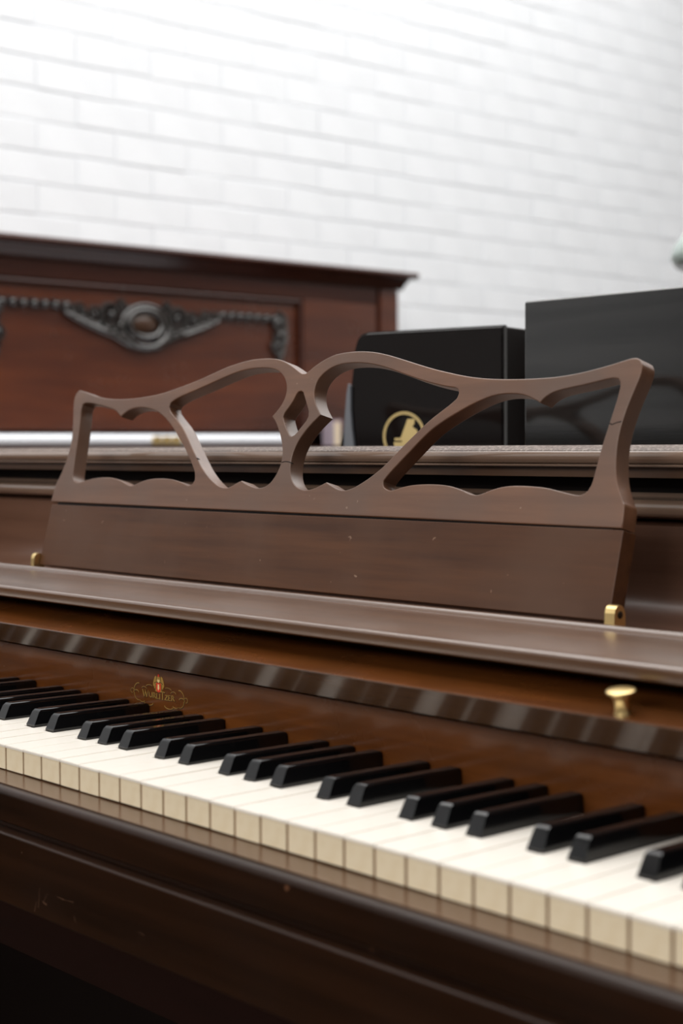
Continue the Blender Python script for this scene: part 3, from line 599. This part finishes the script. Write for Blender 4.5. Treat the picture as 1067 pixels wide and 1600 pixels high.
# ================================================================ black pianos behind the walnut one
bp = thing('upright_piano', 'tall black satin piano case with square corners, directly behind the walnut piano on the right', 'piano', (0.62,0.78,0))
def slab(name, x0,x1,y0,y1,z0,z1,m,par,bev): b=NB(); boxm(b,x0,x1,y0,y1,z0,z1,bev,3); return finish(name,b,m,par)
slab('back_panel', -0.0142,1.23,0.560,0.585,-0.66,0.3418,m_piano,bp,0.003)
slab('case', 0.006,1.21,0.586,0.93,-0.66,0.3300,m_piano,bp,0.004)
slab('plinth', 0.02,1.20,0.575,0.92,-0.735,-0.661,m_piano,bp,0.003)
bq = thing('black_cabinet', 'lower glossy black cabinet panel with a round gold emblem and slanting left side', 'cabinet', (-0.20,0.75,0))
ANG = R(14)
def rotz(bm_):
    for v in bm_.verts:
        x,y = v.co.x, v.co.y; v.co.x = RX + (x*math.cos(ANG)-y*math.sin(ANG)); v.co.y = RY + (x*math.sin(ANG)+y*math.cos(ANG))
RX, RY = -0.0937, 0.632     # right front corner of the panel
WPN = 0.188
b = NB()
fp = [(0-0.0095,0.3285),(-0.0085,-0.70),(-0.34,-0.70),(-0.31,-0.30),(-0.262,0.00),(-0.2320,0.115),(-0.2095,0.2087),(-0.2025,0.235),(-0.1955,0.265),(-0.1915,0.295),(-0.1895,0.312),(-0.1865,0.3205),(-0.181,0.3262),(-0.172,0.3285)]
prism(b, fp, 0.0, 0.008, 'y')
bmesh.ops.recalc_face_normals(b, faces=b.faces)
bmesh.ops.bevel(b, geom=[e for e in b.edges if all(v.co.y<1e-6 for v in e.verts)], offset=0.0022, segments=3, affect='EDGES')
rotz(b); finish('front_panel', b, m_gloss, bq)
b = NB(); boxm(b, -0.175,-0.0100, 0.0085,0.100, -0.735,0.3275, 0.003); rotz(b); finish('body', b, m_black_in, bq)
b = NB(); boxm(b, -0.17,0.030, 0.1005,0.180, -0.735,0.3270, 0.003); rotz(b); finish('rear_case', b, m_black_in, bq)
# highlight on the lower left edge, built as a grey strip
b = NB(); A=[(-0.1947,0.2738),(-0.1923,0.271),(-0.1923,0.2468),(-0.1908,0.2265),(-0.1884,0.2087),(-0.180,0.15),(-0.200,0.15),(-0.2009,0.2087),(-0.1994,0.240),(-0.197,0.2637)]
prism(b, A, -0.004, -0.0003, 'y'); rotz(b); finish('edge_highlight', b, m_greygl, bq, label='grey strip standing in for the edge highlight')
# emblem
EX, EZ = -0.1272, 0.2172
b = NB()
def ringf(r0,r1,n=48):
    A=[];B=[];C_=[];D=[]
    for k in range(n):
        a=2*math.pi*k/n; c,s_=math.cos(a),math.sin(a)
        A.append(b.verts.new((EX+r0*c,-0.0004,EZ+r0*s_))); B.append(b.verts.new((EX+r1*c,-0.0004,EZ+r1*s_)))
        C_.append(b.verts.new((EX+r0*c,0.0002,EZ+r0*s_))); D.append(b.verts.new((EX+r1*c,0.0002,EZ+r1*s_)))
    for k in range(n):
        j=(k+1)%n
        b.faces.new((A[k],A[j],B[j],B[k])); b.faces.new((A[k],C_[k],C_[j],A[j])); b.faces.new((B[k],B[j],D[j],D[k]))
ringf(0.0249,0.0261); ringf(0.0230,0.0244)
sil = [(5.7,27),(17,27),(16,19),(13,15),(20,10),(22,4),(18,-8),(14,-20),(-14,-20),(-16,-9),(-3,-9),(-3,-6.5),(-14.5,-6.5),(-14.5,-2.5),(-5,-2.5)]
flat(b, [(EX+p[0]*0.00079, EZ+p[1]*0.00067) for p in sil], y=0.0, t=0.0004)
rotz(b); finish('emblem', b, m_emblem, bq, label='round gold emblem with a piano silhouette')

# ================================================================ small things
bx = thing('book', 'small upright cream-paged book with dull lilac cover on the mahogany piano arm', 'book', (-1.70,1.838,0.19+Z0))
b = NB(); boxm(b, -1.720,-1.697, 1.822,1.842, 0.209,0.262, 0.0008); finish('page_block', b, m_paper, bx)
b = NB(); boxm(b, -1.722,-1.695, 1.8125,1.8215, 0.209,0.268, 0.001); boxm(b, -1.722,-1.695, 1.8425,1.8445, 0.209,0.268, 0.0005); boxm(b, -1.7260,-1.7225, 1.8125,1.8445, 0.209,0.268, 0.001); finish('cover', b, m_lilac, bx)
lp = thing('floor_lamp', 'floor lamp with pale grey-green glass shade at the right edge, beyond the black piano', 'lamp', (-0.423,1.6,0))
b = NB()
mt = Matrix.Translation((-0.423,1.6,0))
lathe(b, [(0.05,0.480),(0.118,0.4805),(0.142,0.487),(0.151,0.500),(0.146,0.520),(0.128,0.545),(0.095,0.570),(0.05,0.590),(0.03,0.60)], mt, 40)
finish('lamp_shade', b, m_glass, lp, ang=70)
b = NB(); lathe(b, [(0.009,-0.70),(0.009,0.4795)], mt, 14); finish('pole', b, m_iron, lp)
b = NB(); lathe(b, [(0.14,-0.735),(0.14,-0.722),(0.12,-0.712),(0.02,-0.7005)], mt, 32); finish('base', b, m_iron, lp)
for o in bpy.data.objects:
    if '_w' in o: del o['_w']
